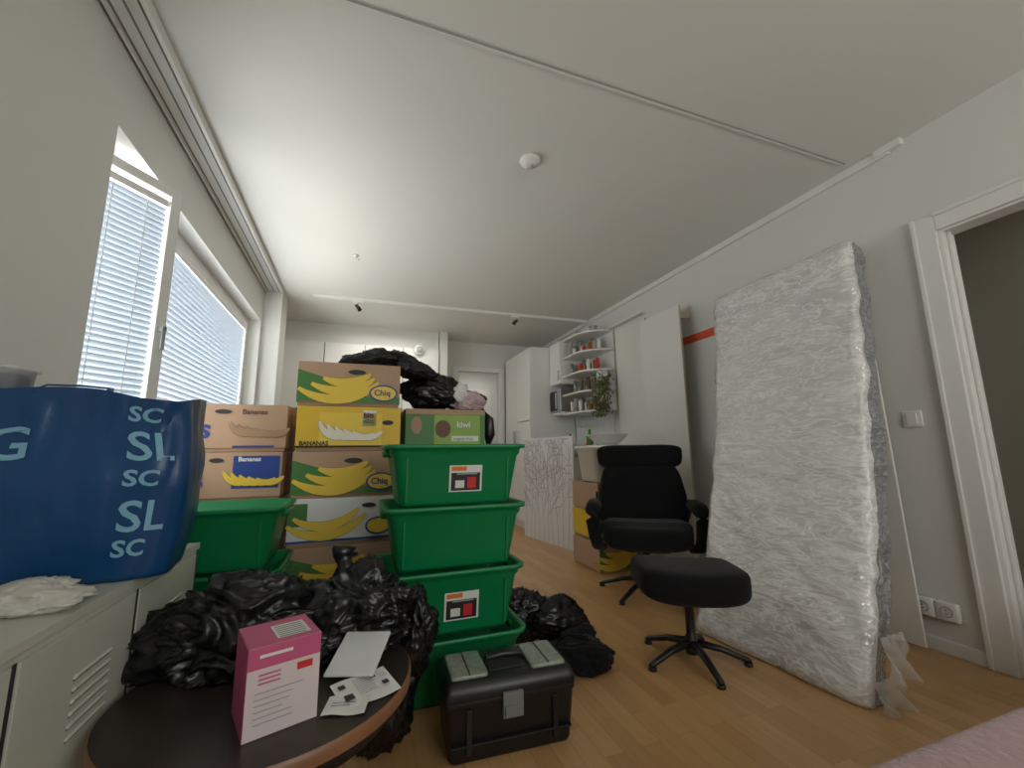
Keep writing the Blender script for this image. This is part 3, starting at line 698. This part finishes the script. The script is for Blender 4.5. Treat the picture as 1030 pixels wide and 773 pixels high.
addl((0,0),(1,0),NT); addl((1,0),(1,1),10); addl((1,1),(0,1),20); addl((0,1),(0,0),14)
for i in range(NS+1):
    s=i/NS; ring=[]
    a=P00.lerp(P10,s); c=P01.lerp(P11,s)
    sag=.085*math.sin(math.pi*s**.9); a.x+=sag; c.x+=sag*.8
    along=(P10-P00).normalized(); along=(along+Vector((math.cos(math.pi*s)*.085*math.pi/2,0,0))).normalized()
    wd=(c-a).normalized(); nb=wd.cross(along).normalized()
    if nb.x<0: nb=-nb
    for (t,d) in sec:
        u=t*2-1; w=d*2-1
        ru=(abs(u)**10+abs(w)**10)**.1; uu=u/ru if ru>0 else u; ww=w/ru if ru>0 else w
        es=min(s,1-s); shr=1-.30*max(0,(1-es/.02))**2 if es<.02 else 1
        p=a.lerp(c,.5+uu*.5)+nb*(th*(.5+ww*.5*shr))
        k=noise.noise(Vector((t*3,s*8,d*2)))*.010+noise.noise(Vector((t*4,s*18+t*4,d*3+5)))*.005+(abs(noise.noise(Vector((t*3+s*3,s*22-t*5,d*3+8))))-.3)*-.008
        k+=.0025*math.sin(s*62+noise.noise(Vector((t*3,s*5,0)))*4)
        if t<.04 or t>.96: k*=1.4
        out=nb*(1 if ww>0 else -1) if abs(ww)>abs(uu)-.02 else wd*(1 if uu>0 else -1)
        p=p+out*k
        p.z=max(p.z,.002); p.x=min(p.x,2.50 if p.z<2.0 and p.y>1.29 else 2.54)
        ring.append(p)
    rings.append(ring)
b=B(); n=len(sec); vs=[p for r in rings for p in r]; fs=[];ms=[]
for i in range(NS):
    for j in range(n):
        fs.append((i*n+j,i*n+(j+1)%n,(i+1)*n+(j+1)%n,(i+1)*n+j)); t,d=sec[j]
        ms.append(GR if t==0 and .35<d<1.0 else WR)
fs.append(tuple(reversed(range(n)))); ms.append(WR); fs.append(tuple(range(NS*n,NS*n+n))); ms.append(WR)
b.add(vs,fs,ms,True)
# loose film flaps at the near lower corner
FILM=pbr('loose_film',(.85,.87,.88),.12,coat=.5,alpha=.35)
for q0,dx_,h_ in(((1.74,1.105,.0),.16,.10),((1.80,1.10,.10),.13,.14)):
    vs=[];n1,n2_=14,8
    for j in range(n2_+1):
        for i in range(n1+1):
            u=i/n1;v=j/n2_
            vs.append((q0[0]+dx_*u+.1*v*h_,q0[1]-.005-.05*(1-v)*abs(math.sin(u*5+j*.4))-.01*noise.noise(Vector((u*6,v*5,dx_*9))),max(.003,q0[2]+h_*v)))
    b.add(vs,[(j*(n1+1)+i,j*(n1+1)+i+1,(j+1)*(n1+1)+i+1,(j+1)*(n1+1)+i) for j in range(n2_) for i in range(n1)],FILM,True)
b.done('wrapped_mattress')

# ------------------------------------------------------------ bed corner
b=B(); PB=pbr('pink_blanket',(.38,.24,.24),.95,bump=(60,.6,.01),var=.08,vscale=8,sheen=.3)
b.sq((1.56,-.43,.328),(1.86,1.90,.20),PB,.10,None,None,72,lambda q:Vector((q.x,q.y,q.z+.008*noise.noise(q*5))))
b.bx(.75,2.4,-1.3,.45,.12,.28,pbr('bed_frame_wood',(.5,.35,.2),.5))
for x in(.8,2.35):
    for y in(-1.25,.38): b.bx(x-.03,x+.03,y-.03,y+.03,0,.12,MATS['bed_frame_wood'])
b.done('bed')

# ------------------------------------------------------------ lights
def area(name,loc,rot,sx,sy,p,col):
    l=bpy.data.lights.new(name,'AREA'); l.shape='RECTANGLE'; l.size=sx; l.size_y=sy; l.energy=p; l.color=col
    o=bpy.data.objects.new(name,l); o.location=loc; o.rotation_euler=[math.radians(a) for a in rot]; bpy.context.collection.objects.link(o)
area('daylight_left',(-1.8,3.05,1.0),(0,-90,0),3.0,3.8,285,(1,.99,.96))
area('fill_rear',(1.2,YF-.3,1.5),(90,0,0),2.0,1.4,34,(1,.97,.91))  # added fill light behind the camera, outside the unseen rear window
area('kitchen_area_light',(0.3,4.75,2.40),(0,0,0),.9,.4,8,(1,.96,.90))  # area light facing down under the kitchen ceiling
area('corridor_lamp',(1.9,6.5,2.4),(0,0,0),.5,.5,5,(1,.97,.93))
area('hall_fill',(3.2,.4,2.4),(0,0,0),.3,.3,2.2,(1,.95,.85))  # added to brighten the dark hall, no fixture modelled
w=bpy.data.worlds.new('World'); bpy.context.scene.world=w; w.use_nodes=True
w.node_tree.nodes['Background'].inputs[0].default_value=(.85,.93,1,1); w.node_tree.nodes['Background'].inputs[1].default_value=1.0

# ------------------------------------------------------------ camera
yaw,pit,rol=math.radians(20.05),math.radians(9.36),math.radians(-.68)
F=Vector((math.sin(yaw)*math.cos(pit),math.cos(yaw)*math.cos(pit),math.sin(pit)))
R0=Vector((math.cos(yaw),-math.sin(yaw),0)); U0=R0.cross(F)
R=R0*math.cos(rol)+U0*math.sin(rol); U=-R0*math.sin(rol)+U0*math.cos(rol)
cam=bpy.data.cameras.new('camera'); cam.sensor_width=36; cam.sensor_fit='HORIZONTAL'; cam.lens=420/1030*36; cam.clip_start=.02
co=bpy.data.objects.new('camera',cam); bpy.context.collection.objects.link(co)
co.matrix_world=Matrix(((R.x,U.x,-F.x,0),(R.y,U.y,-F.y,0),(R.z,U.z,-F.z,.92),(0,0,0,1)))
bpy.context.scene.camera=co
bpy.context.scene.view_settings.view_transform='Standard'
bpy.context.scene.view_settings.exposure=0.05
